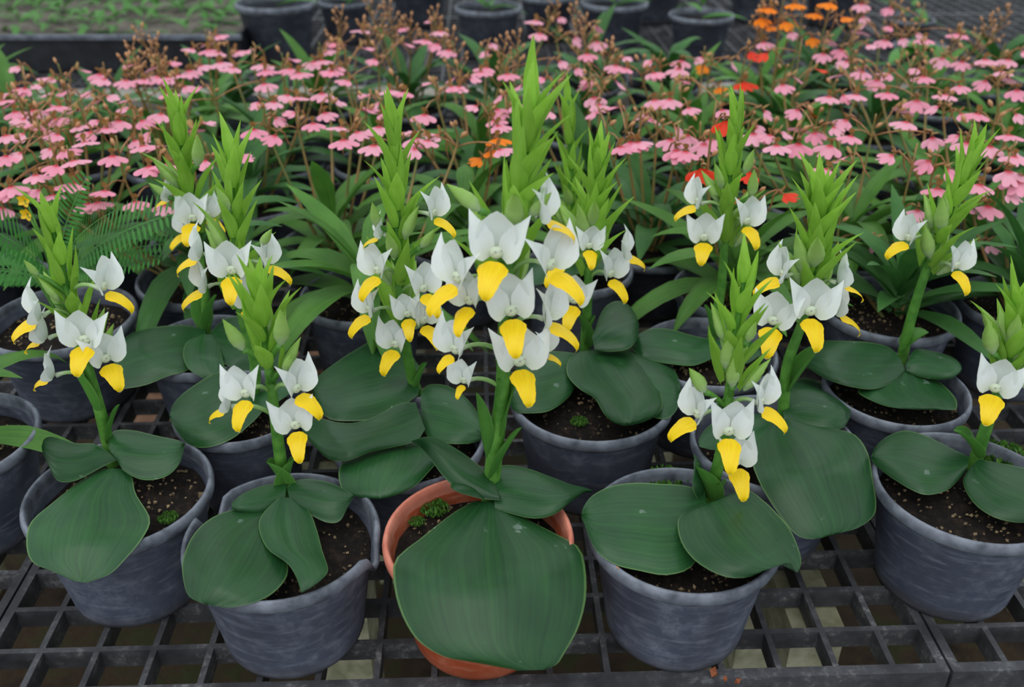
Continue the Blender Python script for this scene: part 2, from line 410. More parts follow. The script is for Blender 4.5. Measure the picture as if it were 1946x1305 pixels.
# ------------------------------------------------------------------ leaf, bract and flower shapes
def leaf_prof(p=.78, pw=.62, base=.16):
    def f(t):
        x = max(0.0, sin(pi*min(1, max(0, t))**p))**pw
        return max(x, base*(1-t)**3) if t < .999 else 0.02
    return f
def big_leaf(root, B, T, width, lift, arch=.3, roll=0.0, p=.82, pw=.62, wave=.0, mat='bigleaf', name='leaf', nu=12, nv=22, side=0.0, thick=.0009, over=None):
    B = Vector(B); T = Vector(T); o = Vector(root.location)
    ax = (T-B); sd = Vector((ax.y, -ax.x, 0)).normalized() if (abs(ax.x)+abs(ax.y)) > 1e-4 else Vector((1, 0, 0))
    C = B.lerp(T, .5) + Vector((0, 0, lift*2)) + sd*side
    f = leaf_prof(p, pw); vs_, us = [], []; ph = random.uniform(0, 6)
    for j in range(nv+1):
        t = j/nv
        c = B*(1-t)**2 + C*2*t*(1-t) + T*t*t
        tg = ((C-B)*2*(1-t) + (T-C)*2*t).normalized()
        s = tg.cross(Vector((0, 0, 1)))
        s = sd.copy() if s.length < .15 else s.normalized()
        s = Quaternion(tg, roll) @ s
        nrm = s.cross(tg).normalized(); hw = width/2*f(t)
        for i in range(nu+1):
            u = 2*i/nu-1
            w = wave*width*sin(t*8+ph+(1.7 if u > 0 else 0))*abs(u)**2*sin(pi*t)
            P = c + s*hw*u - nrm*(arch*hw*abs(u)**2.2) + nrm*w - o
            if over:
                r_, h_ = over; d_ = sqrt(P.x**2+P.y**2); k_ = min(1, max(0, (d_-(r_-.034))/.034)); k_ = k_*k_*(3-2*k_)
                zr = .087*h_/.10 + (h_+.004-.087*h_/.10)*k_
                if d_ > r_+.003: zr -= (d_-r_-.003)*1.6
                dz = P.z-zr; P.z = zr + (dz+sqrt(dz*dz+.00002))/2 - .0
            vs_.append(P); us.append((i/nu, t))
    me = mk(name, vs_, gridfaces(nu, nv), mat, us)
    l = ob(name, me, root)
    return l
def traced_leaf(root, rows, r, h, zoff=0.0, rise=0.0, bump=.007, k=.5, zb=.098, mat='bigleaf', nu=12, nv=24):
    """broad leaf whose margin rows are given in the picture; its height is that of a leaf lying over soil and rim and drooping outside"""
    o = Vector(root.location)
    Ls = smoothpath([(a[0], a[1], 0) for a, b in rows], nv); Rs = smoothpath([(b[0], b[1], 0) for a, b in rows], nv)
    vs_, us = [], []; ph = random.uniform(0, 6); zs = h/.10
    for j in range(nv+1):
        t = j/nv
        for i in range(nu+1):
            u = 2*i/nu-1; q_ = Ls[j].lerp(Rs[j], i/nu); z = .1
            for it in range(30):
                P = at_z(q_.x, q_.y, z); d = sqrt((P.x-o.x)**2+(P.y-o.y)**2)
                m = min(1, d/r); zz = zb*zs + (h+.005-zb*zs)*m*m*(3-2*m)
                if d > r: zz -= k*(d-r)
                zz += zoff + rise*t*t + bump*(.75-u*u*.9-.25*u)*sin(pi*min(1, t*.9+.1)) + .0022*sin(t*6+ph)*abs(u) + .0012*sin(t*4+u*2.5+ph) + .0006*sin(u*19+ph)
                z = max(z + (zz-z)*.5, .06)
            vs_.append(P-o); us.append((i/nu, t))
    return ob('leaf', mk('leaf', vs_, gridfaces(nu, nv), mat, us), root)
def rows_of(txt):
    v = [float(a) for a in txt.split()]; return [((v[i], v[i+1]), (v[i+2], v[i+3])) for i in range(0, len(v), 4)]
LANCEP = [(0, .35), (.2, .75), (.45, 1), (.7, .8), (.9, .35), (1, .02)]
BRACTP = [(0, .55), (.18, .95), (.38, 1), (.65, .62), (.85, .28), (1, .03)]
BR = [blade('bract', 1.0, .27, BRACTP, b, -.45, M['bract'], 4, 8, keel=-.25) for b in (-.35, .1, .45)]
SH = [blade('bract', 1.0, .30, LANCEP, b, -.6, M['sheath'], 4, 8, keel=-.2) for b in (.3, .9)]
def budmesh():
    prof = [(0, .10), (.08, .26), (.22, .46), (.4, .5), (.6, .40), (.78, .24), (.92, .09), (1, .01)]
    vs_, us, n = [], [], 10
    for k in range(15):
        t = k/14; r = interp(prof, t)*.33
        for i in range(n):
            th = 2*pi*i/n; rr = r*(1+.10*cos(3*th)); vs_.append((rr*cos(th), rr*sin(th)*.8 - .12*t*t, t)); us.append((i/n, t))
    return mk('bud', vs_, gridfaces(n, 14, True), 'bud', us)
BUD = budmesh()
# white flower, throat at origin, facing -y, in metres at scale 1
PETP = [(0, .42), (.15, .72), (.4, 1), (.65, .85), (.85, .42), (.96, .14), (1, .02)]
DORS = blade('dorsal_sepal', .034, .027, [(0, .55), (.2, .85), (.45, 1), (.68, .86), (.86, .45), (.96, .14), (1, .02)],
             lambda t: .75*t - .35, .55, M['white'], 8, 10, a0=.05)
LATS = [blade('petal', .036, .0185, [(0, .45), (.15, .85), (.36, 1), (.6, .78), (.82, .36), (.95, .12), (1, .02)], lambda t: .45 - .75*t, .5, M['white'], 6, 10, a0=-.05, side=s) for s in (.20, -.20)]
WINGS = [blade('petal', .022, .013, PETP, lambda t: .2, .5, M['white'], 6, 8) for s in (0,)]
LIP = blade('lip', .033, .0195, [(0, .6), (.06, 1), (.2, 1), (.36, .80), (.55, .68), (.75, .52), (.9, .30), (1, .04)],
            lambda t: 1.75 + .95*t + 1.6*max(0, t-.7)/.3*max(0, t-.55), -.42, M['yellow'], 8, 14, keel=.24)
def columnmesh():
    vs_, us, n, m = [], [], 10, 7
    for j in range(m+1):
        ph = pi*j/m
        for i in range(n):
            th = 2*pi*i/n; vs_.append((.0050*sin(ph)*cos(th), .0012+.0026*sin(ph)*sin(th), .0020+.0046*cos(ph))); us.append((i/n, j/m))
    return mk('column', vs_, gridfaces(n, m, True), 'throat', us)
COLUMN = columnmesh()
def bez(a, b, c, n=8): return [a*(1-t)**2+b*2*t*(1-t)+c*t*t for t in [k/n for k in range(n+1)]]
def white_flower(root, stemp, P, yaw, s, pitch=0.0, wilt=False):
    """stemp: point on the stem it grows from; P: throat; yaw: facing, 0 = towards -y"""
    o = Vector(root.location); d = Vector((sin(yaw), -cos(yaw), 0))
    R = Matrix.Rotation(yaw, 4, 'Z') @ Matrix.Rotation(pitch, 4, 'X') @ Matrix.Rotation(random.uniform(-.12, .12), 4, 'Y')
    Mx = Matrix.Translation(P-o) @ R @ Matrix.Scale(s, 4)
    back = P - d*.005*s + Vector((0, 0, -.001))
    mid = stemp.lerp(back, .55) + Vector((0, 0, .014*s)) - d*.004
    pd = tube('flower', [Mx.inverted() @ (v-o) for v in bez(stemp, mid, back, 7)], [r/s for r in (.0015, .0017, .0018, .0018, .0017, .0016, .0017, .0022)], M['pedicel'], 7)
    fl = ob('flower', pd, root, Mx)
    T = Matrix.Translation
    ob('dorsal_sepal', DORS, fl, T((0, .0035, -.001)) @ Matrix.Rotation(random.uniform(-.08, .08), 4, 'Y'))
    sp = random.uniform(.85, 1.2)
    for k, sg in enumerate((-1, 1)):
        ob('petal', LATS[k], fl, T((sg*.0055, .001, -.003)) @ Matrix.Rotation(sg*.56*sp, 4, 'Y') @ Matrix.Rotation(sg*-.5, 4, 'Z'))
    ob('column', COLUMN, fl)
    lp = ob('lip', LIP, fl, T((0, -.002, -.002)) @ Matrix.Rotation(random.uniform(-.12, .12), 4, 'Z') @ Matrix.Diagonal((random.uniform(.9, 1.08), 1, random.uniform(.92, 1.1), 1)))
    if wilt: lp.scale *= .62
    return fl

# ------------------------------------------------------------------ white orchids
def nearest_on(path, z):
    return min(path, key=lambda p: abs(p.z-z))
def white_orchid(label, pot, r, stem, leaves, flowers, buds=(), kind='black', group=None, h=.10, nbr=26, br0=.5, bs=1.0, clasp=(), rot=0.0, yoff=0.0, sr=.0062):
    c = at_z(pot[0], pot[1], h); root = thing('potted_orchid', label, 'orchid', (c.x, c.y, 0), group)
    o = root.location.copy()
    _, soil = add_pot(root, r, h, kind, True, rot)
    b = at_z(stem[0][0], stem[0][1], h-.012); Y = b.y
    pts = [b + Vector((0, 0, -.012))] + [at_y(x, y, Y - yoff*k) for k, (x, y) in enumerate(stem)]
    path = smoothpath(pts, 30)
    rads = [sr*(1.0 - .72*(k/30)**1.3) for k in range(31)]
    ob('stem', tube('stem', [p-o for p in path], rads, M['stem'], 10), root)
    for lf in leaves:
        if isinstance(lf[0], str):
            traced_leaf(root, rows_of(lf[0]), r, h, **(lf[1] if len(lf) > 1 else {})); continue
        (tx, ty, tz, w, lift), kw = lf[:5], (lf[5] if len(lf) > 5 else {})
        base = b + Vector((0, 0, kw.pop('bz', .006)))
        big_leaf(root, base, at_z(tx, ty, tz), w, lift, over=(r, h), **kw)
    for (bx, by, tx, ty, w, dy) in clasp:
        B = at_y(bx, by, Y-.003); T = at_y(tx, ty, Y-dy)
        big_leaf(root, B, T, w, .004, arch=-.7, p=.7, pw=.7, mat='sheath', name='stem_leaf', nu=8, nv=12, thick=.0006)
    hoods = []
    for fl in flowers:
        x, y, yw, s = fl[:4]; yw = radians(yw); d = Vector((sin(yw), -cos(yw), 0))
        P = at_y(x, y, Y - cos(yw)*.020*s - .002)
        sp_ = nearest_on(path, P.z-.014*s)
        hoods.append((P+Vector((0, 0, .012*s))+d*.006, .021*s))
        white_flower(root, sp_, P, yw, s, fl[4] if len(fl) > 4 else 0, len(fl) > 5)
        bd = (d*.22 + Vector((random.uniform(-.12, .12), 0, 1.0))).normalized()
        ob('bract', random.choice(SH), root, frame_mat(sp_-d*.003-o, bd, d, .034*s*random.uniform(.8, 1.1)))
    for (x, y, tx, ty, s) in buds:
        P = at_y(x, y, Y-.008); T = at_y(tx, ty, Y-.012); L = (T-P).length
        sp_ = nearest_on(path, P.z-.02)
        bo = ob('bud', BUD, root, frame_mat(P-o, T-P, (0, -1, .3), L))
        ob('pedicel', tube('pedicel', bez(sp_-o, sp_.lerp(P, .6)+Vector((0, 0, .005))-o, P-o, 5), [.002, .0022, .0022, .0022, .0024, .0028], M['stem'], 6), root)
    n0 = int(br0*30)
    nbr = int(nbr*1.2)
    for k in range(nbr):
        t = k/(nbr-1); i = n0 + t*(30-n0)*.985; i0 = min(int(i), 29); p = path[i0].lerp(path[i0+1], i-i0)
        ax = (path[min(i0+1, 30)]-path[max(i0-1, 0)]).normalized()
        az = k*2.39996 + random.uniform(-.25, .25); rd = Vector((cos(az), sin(az), 0)); rd = (rd-ax*rd.dot(ax)).normalized()
        tilt = radians(26 - 15*t + random.uniform(-7, 7))
        g = ax*cos(tilt)+rd*sin(tilt)
        L = bs*(.054 - .017*t)*random.uniform(.8, 1.15)
        off = rd*(.003+.004*(1-t))
        if any((p+off+g*L*f_-hc).length < hr for hc, hr in hoods for f_ in (.15, .4, .65, 1)): continue
        if t < .5 and k % 3 == 0:
            ob('bud', BUD, root, frame_mat(p+off*1.5-o, g, rd, L*.78))
        ob('bract', random.choice(BR), root, frame_mat(p+off-o, g, rd, L))
    return root, soil

GW = 'white and yellow orchids on the front bench'
A = white_orchid('leaning white and yellow orchid in black pot with one broad drooping leaf over the rim', (225, 928), .0727,
    [(212, 868), (190, 780), (165, 690), (130, 560), (95, 408)],
    [('196 890 230 890 155 912 250 905 100 955 258 938 58 993 285 985 50 1035 271 1022 62 1068 240 1060 100 1085 209 1090 140 1104 165 1107',),
     ('205 850 222 876 215 820 240 898 250 817 275 912 295 827 315 905 335 836 340 882 352 842 352 844', dict(zoff=.004)),
     ('205 858 222 874 178 843 195 887 145 842 160 906 118 834 135 915 97 829 108 912 84 834 90 880 79 848 80 856', dict(zoff=.008, rise=.02))],
    [(200, 548, 75, .82), (70, 600, -60, .85), (160, 650, 5, .88), (203, 685, 40, .82), (84, 640, -85, .72), (98, 712, -75, .66)],
    [(72, 525, 46, 490, 1)], nbr=22, br0=.62, bs=.85, clasp=[(207, 845, 228, 768, .012, .0), (185, 790, 130, 690, .014, .012)])
B_ = white_orchid('short white and yellow orchid in black pot with a broken rim', (535, 1010), .073,
    [(543, 940), (530, 850), (515, 730), (502, 630), (490, 545)],
    [('500 965 520 985 455 966 530 1030 405 982 545 1065 368 1015 545 1095 348 1060 522 1124 347 1092 490 1142 357 1130 440 1154 380 1145 405 1151',),
     ('530 945 556 945 500 975 588 972 492 1003 603 1010 508 1042 612 1045 546 1070 620 1068 564 1098 622 1088 572 1124 600 1110 573 1126 578 1124', dict(zoff=.006, bump=.009)),
     ('545 925 552 955 565 912 585 975 600 911 620 992 635 920 645 990 665 935 660 965 672 942 670 948', dict(zoff=.003)),
     ('545 918 540 960 502 922 505 976 462 938 460 972 440 955 440 966', dict(zoff=.003))],
    [(466, 752, -12, .82), (432, 772, -75, .62), (566, 742, 50, .84), (562, 812, 8, .84)],
    [(462, 665, 424, 600, 1), (533, 655, 536, 580, 1), (540, 705, 556, 668, 1)], kind='broken', nbr=16, br0=.66, bs=.95,
    clasp=[(543, 940, 506, 878, .026, .01), (545, 938, 560, 872, .022, .006)])
C_ = white_orchid('tallest white and yellow orchid in the terracotta-coloured pot with one huge front leaf', (909, 1013), .0715,
    [(932, 948), (940, 860), (955, 740), (962, 560), (985, 380), (1010, 200)],
    [('900 952 958 955 860 975 1000 985 800 1022 1052 1012 752 1062 1100 1040 748 1105 1113 1085 758 1152 1113 1140 776 1192 1100 1190 800 1222 1085 1220 845 1248 1070 1245 900 1258 1058 1262 985 1274 1035 1272', dict(bump=.012, k=.55)),
     ('945 930 950 950 925 898 915 947 890 868 878 935 860 848 845 908 830 832 818 872 805 830 798 848 782 838 783 840', dict(zoff=.006, rise=.05)),
     ('935 905 940 965 955 884 975 977 1000 889 1015 985 1045 905 1052 978 1085 920 1083 955 1112 926 1108 938 1126 932 1125 935', dict(zoff=.004)), (860, 930, .12, .03, .006)],
    [(942, 486, -5, 1.0), (972, 596, 5, 1.0), (988, 692, 10, 1.0), (866, 532, -50, .95), (1050, 508, 45, .98), (1044, 606, 62, .9), (862, 668, -42, .85, 0, 1), (880, 726, -30, .62, 0, 1), (1036, 668, 70, .74, 0, 1), (1034, 410, 75, .85), (890, 575, -30, .8)],
    [(912, 400, 846, 346, 1), (1005, 410, 1050, 362, 1)], kind='terra', nbr=30, br0=.66, bs=1.12,
    clasp=[(935, 915, 992, 812, .016, .012), (925, 870, 905, 745, .014, .012), (950, 830, 990, 700, .018, -.004)], sr=.0078)
D_ = white_orchid('white and yellow orchid with few flowers in thin-rimmed black pot, two round leaves spread low', (1300, 998), .073,
    [(1344, 952), (1368, 870), (1384, 760), (1396, 650), (1414, 530)],
    [('1340 935 1345 990 1300 922 1320 1070 1255 919 1270 1092 1205 917 1215 1084 1160 924 1168 1072 1125 942 1132 1045 1108 965 1112 1000 1104 980 1104 982', dict(bump=.010)),
     ('1325 965 1365 950 1293 980 1415 930 1288 1005 1450 950 1300 1040 1478 977 1330 1072 1500 1003 1380 1096 1513 1030 1430 1094 1521 1055 1470 1068 1522 1072 1505 1083 1516 1088', dict(zoff=.009, bump=.012)), (1318, 878, .125, .045, .008)],
    [(1385, 824, 0, .92), (1448, 768, 48, .84), (1400, 882, 10, .84), (1322, 790, -65, .84)],
    [(1340, 745, 1306, 694, 1), (1380, 700, 1384, 632, 1), (1420, 650, 1436, 606, 1), (1392, 735, 1392, 672, 1)], nbr=18, br0=.66, bs=.88,
    clasp=[(1346, 958, 1322, 886, .026, .012), (1350, 955, 1366, 918, .022, .016)])
E_ = white_orchid('white and yellow orchid with dense spiky top and one large squarish hanging leaf', (1472, 834), .071,
    [(1488, 805), (1495, 700), (1528, 600), (1550, 480), (1560, 378)],
    [('1465 800 1510 795 1430 825 1575 812 1425 862 1625 826 1440 910 1650 862 1465 955 1658 905 1490 990 1665 950 1512 1015 1660 980 1535 1024 1630 1003 1560 1022 1590 1014', dict(bump=.010, zoff=.004)),
     ('1485 760 1490 800 1520 720 1530 812 1560 727 1575 817 1592 745 1602 812 1616 775 1617 790', dict(zoff=.004)), (1330, 850, .11, .05, .008)],
    [(1540, 596, 0, 1.02), (1468, 614, -20, .92), (1592, 590, 70, .84), (1484, 524, -80, .84), (1598, 535, 80, .8)],
    [], nbr=30, br0=.60, bs=1.12, clasp=[(1498, 745, 1565, 655, .022, .004)])
F_ = white_orchid('white and yellow orchid in a clean wide black pot standing over the tray joint', (1840, 919), .073,
    [(1853, 876), (1878, 800), (1905, 720), (1925, 640), (1940, 568)],
    [('1842 868 1838 890 1805 850 1805 928 1758 827 1765 940 1720 818 1735 932 1688 828 1695 908 1664 848 1665 885 1655 868 1655 872',),
     ('1862 872 1845 885 1890 878 1830 915 1925 884 1850 955 1965 895 1890 983 2000 915 1940 993 2020 940 1985 985 2025 965 2020 968',)],
    [(1890, 742, -25, .92), (1960, 735, 60, .8)],
    [(1888, 672, 1870, 605, 1), (1925, 655, 1930, 590, 1)], nbr=20, br0=.62, bs=.95,
    clasp=[(1856, 870, 1812, 818, .022, .004), (1862, 855, 1902, 772, .018, .006)])
G_ = white_orchid('white and yellow orchid leaning right with two flowers, leaves flat over a black pot', (1704, 733), .066,
    [(1712, 692), (1730, 610), (1765, 500), (1810, 390), (1850, 292)],
    [('1712 682 1720 703 1690 660 1700 724 1650 650 1662 739 1610 648 1618 735 1575 647 1575 722 1548 650 1545 705 1532 668 1530 695', dict(zoff=.008)),
     ('1722 690 1722 705 1740 664 1745 715 1775 668 1775 720 1808 678 1805 719 1824 690 1822 710 1828 700 1827 703', dict(zoff=.006)),
     ('1700 700 1740 700 1660 725 1775 718 1630 742 1800 738 1650 758 1816 757 1690 773 1819 772 1740 778 1815 779',)],
    [(1724, 455, -70, .8), (1818, 508, 22, .84)],
    [(1768, 490, 1752, 425, 1), (1790, 440, 1786, 370, 1)], nbr=24, br0=.58, bs=.9, clasp=[(1714, 665, 1765, 632, .02, .0)])
H_ = white_orchid('white and yellow orchid standing before the scarlet orchid, slim pale stem', (1345, 664), .069,
    [(1352, 648), (1370, 550), (1376, 470), (1386, 340), (1400, 228)],
    [('1352 645 1360 678 1315 637 1320 694 1275 626 1280 692 1240 624 1245 686 1212 636 1215 675 1200 652 1200 660',),
     ('1355 650 1358 670 1385 640 1390 690 1420 645 1420 690 1445 660 1445 675',)],
    [(1338, 455, -10, .86), (1420, 424, 22, .86), (1324, 386, -75, .82)],
    [(1428, 375, 1432, 318, 1), (1415, 330, 1432, 280, 1)], nbr=24, br0=.60, bs=1.0, clasp=[(1352, 640, 1338, 580, .02, .006)])
I_ = white_orchid('white and yellow orchid in wide black pot behind the terracotta-coloured one, four leaves', (1124, 749), .075,
    [(1112, 664), (1115, 600), (1120, 500), (1128, 400), (1135, 315)],
    [('1100 668 1130 664 1080 685 1190 670 1078 712 1228 695 1100 738 1248 728 1130 757 1259 758 1147 785 1254 783 1165 802 1228 800 1185 809 1200 808', dict(zoff=.006, bump=.012)),
     ('1100 672 1098 725 1070 668 1080 755 1035 668 1045 780 1000 680 1010 785 975 710 980 782 966 745 968 765',),
     ('1130 660 1130 690 1190 662 1190 760 1240 672 1235 790 1272 690 1268 795 1290 720 1288 775 1295 745 1295 750',),
     ('1125 640 1130 665 1145 590 1160 668 1170 572 1195 662 1195 580 1212 640 1210 600 1214 615', dict(zoff=.02, k=.1))],
    [(1090, 574, -15, .92), (1162, 524, 35, .92), (1066, 496, -45, .88), (1188, 482, 80, .8), (1120, 470, 10, .7)],
    [], nbr=28, br0=.56, bs=1.12, clasp=[(1114, 662, 1098, 595, .02, .008), (1116, 655, 1132, 600, .018, .004)])
J_ = white_orchid('unopened green orchid spike rising behind the white orchid in wide black pot', (1096, 506), .066,
    [(1088, 505), (1086, 420), (1085, 320), (1080, 192)],
    [(1180, 520, .11, .06, .01), (1000, 540, .11, .06, .01)], [], [], nbr=30, br0=.30, bs=1.0)
K_ = white_orchid('white and yellow orchid with long green spike beside the terracotta-coloured pot, wavy-edged leaf', (777, 830), .065,
    [(793, 752), (775, 680), (760, 560), (755, 400), (748, 238)],
    [('790 765 808 815 760 766 790 838 715 790 745 850 675 803 705 858 640 802 660 875 608 795 625 872 585 800 595 845 574 815 576 825', dict(zoff=.012)),
     ('770 800 800 800 720 850 800 840 665 868 830 850 645 890 838 868 645 915 818 893 655 935 790 922 685 945 760 938 712 948 735 946', dict(k=.3)),
     ('800 745 800 800 815 731 812 828 850 733 850 842 885 755 885 843 912 790 908 838 920 815 919 828', dict(zoff=.004)),
     ('800 700 795 750 760 650 760 775 715 645 715 795 670 668 665 800 630 695 625 795 605 715 603 770 596 735 596 745', dict(k=.15))],
    [(716, 518, -38, .86), (700, 592, -48, .86), (750, 658, -25, .86), (806, 552, 30, .86), (806, 612, 40, .86), (826, 408, 55, .78), (722, 446, -80, .6), (775, 600, 0, .7)],
    [(800, 470, 830, 432, 1), (715, 430, 708, 380, 1)], nbr=32, br0=.52, bs=1.05, clasp=[(793, 745, 812, 690, .016, .004)])
L_ = white_orchid('white and yellow orchid in shadowed black pot between the broken pot and the leaning orchid', (456, 768), .060,
    [(482, 770), (484, 690), (455, 580), (446, 450), (440, 298)],
    [('500 735 500 780 450 705 480 802 410 708 440 834 375 728 395 850 345 750 360 845 328 770 335 818 322 790 323 797', dict(bump=.010)), (560, 740, .11, .05, .008)],
    [(440, 518, 0, .92), (386, 545, -55, .8), (378, 482, -75, .82), (508, 500, 75, .8), (474, 576, 20, .86)],
    [(495, 465, 520, 432, 1), (435, 400, 410, 350, 1)], nbr=24, br0=.58, bs=1.05)
M_ = white_orchid('white and yellow orchid behind its neighbour with smoky grey-green leaves flat over the pot', (388, 650), .060,
    [(392, 640), (385, 540), (372, 440), (352, 330), (340, 218)],
    [('390 625 395 660 350 618 362 700 305 620 318 715 265 627 278 731 235 645 240 738 218 680 220 740 213 715 214 730',),
     ('385 635 400 635 355 650 415 655 348 675 425 690 358 700 428 705 380 715 420 715 395 722 405 722', dict(zoff=.006)),
     ('400 630 400 650 430 605 425 690 475 600 470 705 520 615 515 700 555 640 550 685 565 660 565 664',)],
    [(366, 418, 0, .88), (396, 410, 55, .7), (352, 440, -40, .7), (322, 375, -85, .6)],
    [(320, 375, 282, 345, 1), (375, 315, 378, 250, 1)], nbr=26, br0=.60, bs=1.0, clasp=[(392, 632, 378, 555, .022, .006), (394, 632, 412, 560, .02, .004)])

# small growth in the pots
def moss_at(soil, px, py, s=1.0, z=.0855):
    root = soil.parent; p = at_z(px, py, z); m = ob('moss', MOSS, soil); m['kind'] = 'stuff'
    m.matrix_basis = soil.matrix_basis.inverted() @ Matrix.Translation(p-root.location) @ Matrix.Scale(s, 4)
moss_at(F_[1], 1905, 868, 1.2); moss_at(D_[1], 1264, 912, 1.0); moss_at(C_[1], 826, 968, .7); moss_at(C_[1], 792, 992, .4); moss_at(A[1], 320, 985, .5); moss_at(I_[1], 1100, 802, .5)
st = [at_z(1172, 1076, .102), at_z(1196, 1096, .088)+Vector((0, -.004, 0)), at_z(1222, 1146, .060)+Vector((0, -.004, 0))]
o = ob('straw', tube('straw', smoothpath(st, 8), [.0006]*9, M['straw'], 5)); tag(o, 'thin dry straw hanging over the rim of the thin-rimmed pot', 'straw')
for (px, py, s) in ((1355, 1281, .004), (1378, 1293, .003), (1402, 1297, .0035)):
    p = at_z(px, py, .003); o = ob('leaf_crumb', GRIT[0] and gritmesh(1, .0001, (s, s), 'debris', 'leaf_crumb', -.002), None, None, p)
    tag(o, 'rust-brown crumb of dead leaf on the tray front bar', 'debris', 'dead leaf crumbs on the tray')

# ------------------------------------------------------------------ lance-leaved orchids with pink, scarlet and orange flowers
LN = [blade('leaf', 1.0, .185, LANCEP, b, -.30, M[m], 4, 9, keel=-.25, wave=.04) for m in ('lance', 'lance_dark') for b in (.7, 1.25, 1.8)]
def lipfan(key):
    """spreading four-lobed lip: narrow claw, two side lobes and a notched middle lobe"""
    vs_, us, fs = [], [], []; na, nr = 20, 6
    for j in range(nr+1):
        t = j/nr
        for i in range(na+1):
            a = -1.5 + 3.0*i/na; x = abs(a)/1.5
            lobes = 1.0 - .42*exp(-((x-.48)/.10)**2) - .24*exp(-(x/.08)**2) - .25*max(0, x-.86)/.14
            k = t*t*.55 + t*.45
            rr = .0178*lobes*k; wx = sin(a)*rr*.98 if t > .2 else a*.0022*(1+t)
            vs_.append((wx, -rr*cos(a*.85) - .001, -.0012*t*t + .0010*cos(a*4)*t - .0012*t*t*x*x)); us.append((i/na, t))
    return mk('lip', vs_, gridfaces(na, nr), key, us)
LIPS = {k: lipfan(k) for k in ('pink', 'redlip', 'orange')}
HOOD = blade('hood', .0105, .007, PETP, .9, .8, M['hood'], 4, 5)
POD = mk('bud', [(.3*sin(pi*(j/6))*cos(i*pi/3)*(.6+.4*j/6), .3*sin(pi*(j/6))*sin(i*pi/3)*(.6+.4*j/6), j/6) for j in range(7) for i in range(6)], gridfaces(6, 6, True), 'seedpod')
SPUR = tube('flower', [(0, .0, 0), (0, .006, .002), (0, .010, -.006), (0, .009, -.018), (0, .012, -.030)], [.0021, .0016, .0011, .0009, .0006], M['spur'], 5)

FL = []   # flower places in the picture: x, y, colour
def addf(txt, ox, oy, k, col):
    v = [float(a) for a in txt.replace('\n', ' ').split()]
    for a, b in zip(v[0::2], v[1::2]): FL.append((ox+a*k, oy+b*k, col))
addf('''115 375 440 395 570 415 600 445 240 480 300 440 145 495 90 500 55 535 310 520 400 520 530 525 600 545 275 595 335 600 545 570 15 570 90 575 185 620 85 630 140 670 440 625 310 670 210 700 570 685 230 735 335 760 440 715
520 745 600 725 30 765 140 755 480 805 740 615 730 575 680 680 800 680 920 640 860 750 760 795 810 825 640 880 910 840 290 840 355 850 35 880 125 865 325 935 415 910 200 990 850 940 60 1055 30 1090 230 1075 420 1035 300 1105
600 1080 500 1150 555 1145 15 1175 770 1140 940 1160 770 370 880 375 955 360 1075 395 1135 370 1250 350 1330 380 1200 240 1100 275 1185 280 1240 295 1340 290 1450 280 1230 200 825 450 905 430 960 435 1010 425 720 450
1040 490 1155 495 950 530 1150 705 1090 735 1170 905 960 930 1440 730 1560 665 1570 765 1780 695 1500 360 1510 395 1640 340 1650 385 1500 470 1790 345 1890 400 1920 245 1850 285 1560 575 1480 580 1640 535 1690 550 1700 410
1830 525 1885 570 1845 635 1690 640 1360 885''', 0, 0, 650/1946, 'pink')
addf('''140 260 260 275 85 245 345 335 490 245 630 225 700 245 710 175 760 280 680 110 90 400 35 340 190 455 140 380 310 545 420 510 510 520 265 625 370 580 155 790 145 720 230 745 360 715 620 645 590 750 560 780 640 795 700 765
570 840 670 475 765 490 815 490 870 445 800 440 940 405 970 380 985 245 985 290 1090 415 920 600 1010 680 1035 710 1025 615 1070 540 1145 590 1275 580 1320 625 1180 480 1310 445 1380 345 1280 185 1255 115 1380 95 1470 205
1595 140 1475 385 1545 300 1545 470 1575 450 1740 325 1710 365 1770 385 1700 455 1580 545 1610 590 1610 635 1730 610 1890 640 1850 670 1735 830 1790 800 1835 805 1040 845 1915 350 1920 410 1600 230 480 160 270 170 330 820 385 640''', 600, 0, 650/1946, 'pink')
addf('''110 300 105 355 250 295 235 335 355 280 490 300 285 400 235 405 75 570 110 490 190 485 280 530 445 540 25 700 215 630 280 660 195 685 220 735 270 745 390 685 360 705 650 205 790 155 745 415 800 375 955 260 980 190 1045 240
1075 300 1150 320 1145 350 1165 220 1125 150 1145 80 1140 15 1290 35 1290 130 1260 195 1340 185 1165 120 1280 360 1270 455 980 475 1045 465 1115 465 1220 390 1040 365 830 540 905 650 830 705 720 715 690 665 605 655 610 620
1070 590 1090 670 1085 770 975 835 990 715 1000 625 830 630 735 655 655 545 1410 160 1455 190 1620 165 1755 290 1870 290 1935 250 1415 490 1335 530 1365 600 1530 525 1630 560 1720 560 1760 395 1625 420 1445 375 1430 340
1830 350 1865 380 1545 280 1640 300 1910 440 1560 465 1900 560 1630 670 1670 700 1490 675 1480 790 1300 765 1560 835 1520 930 1420 1035 1770 1015 1870 665 1880 750 1900 770 1870 840 1920 890 1730 910 1875 940 1780 720
1213 1186 1343 1434 1774 1200''', 1200, 0, 746/1946, 'pink')
addf('1460 100 1424 97 1415 155 1550 132 1540 203 1335 318 1488 368 1416 378 1426 326 1378 228', 0, 0, 1, 'redlip')
addf('1465 15 1445 33 1455 50 1490 40 1508 35 1510 6 1552 25 1580 5 1600 32 1542 70 1366 165 1340 122 915 300 932 285 945 262', 0, 0, 1, 'orange')

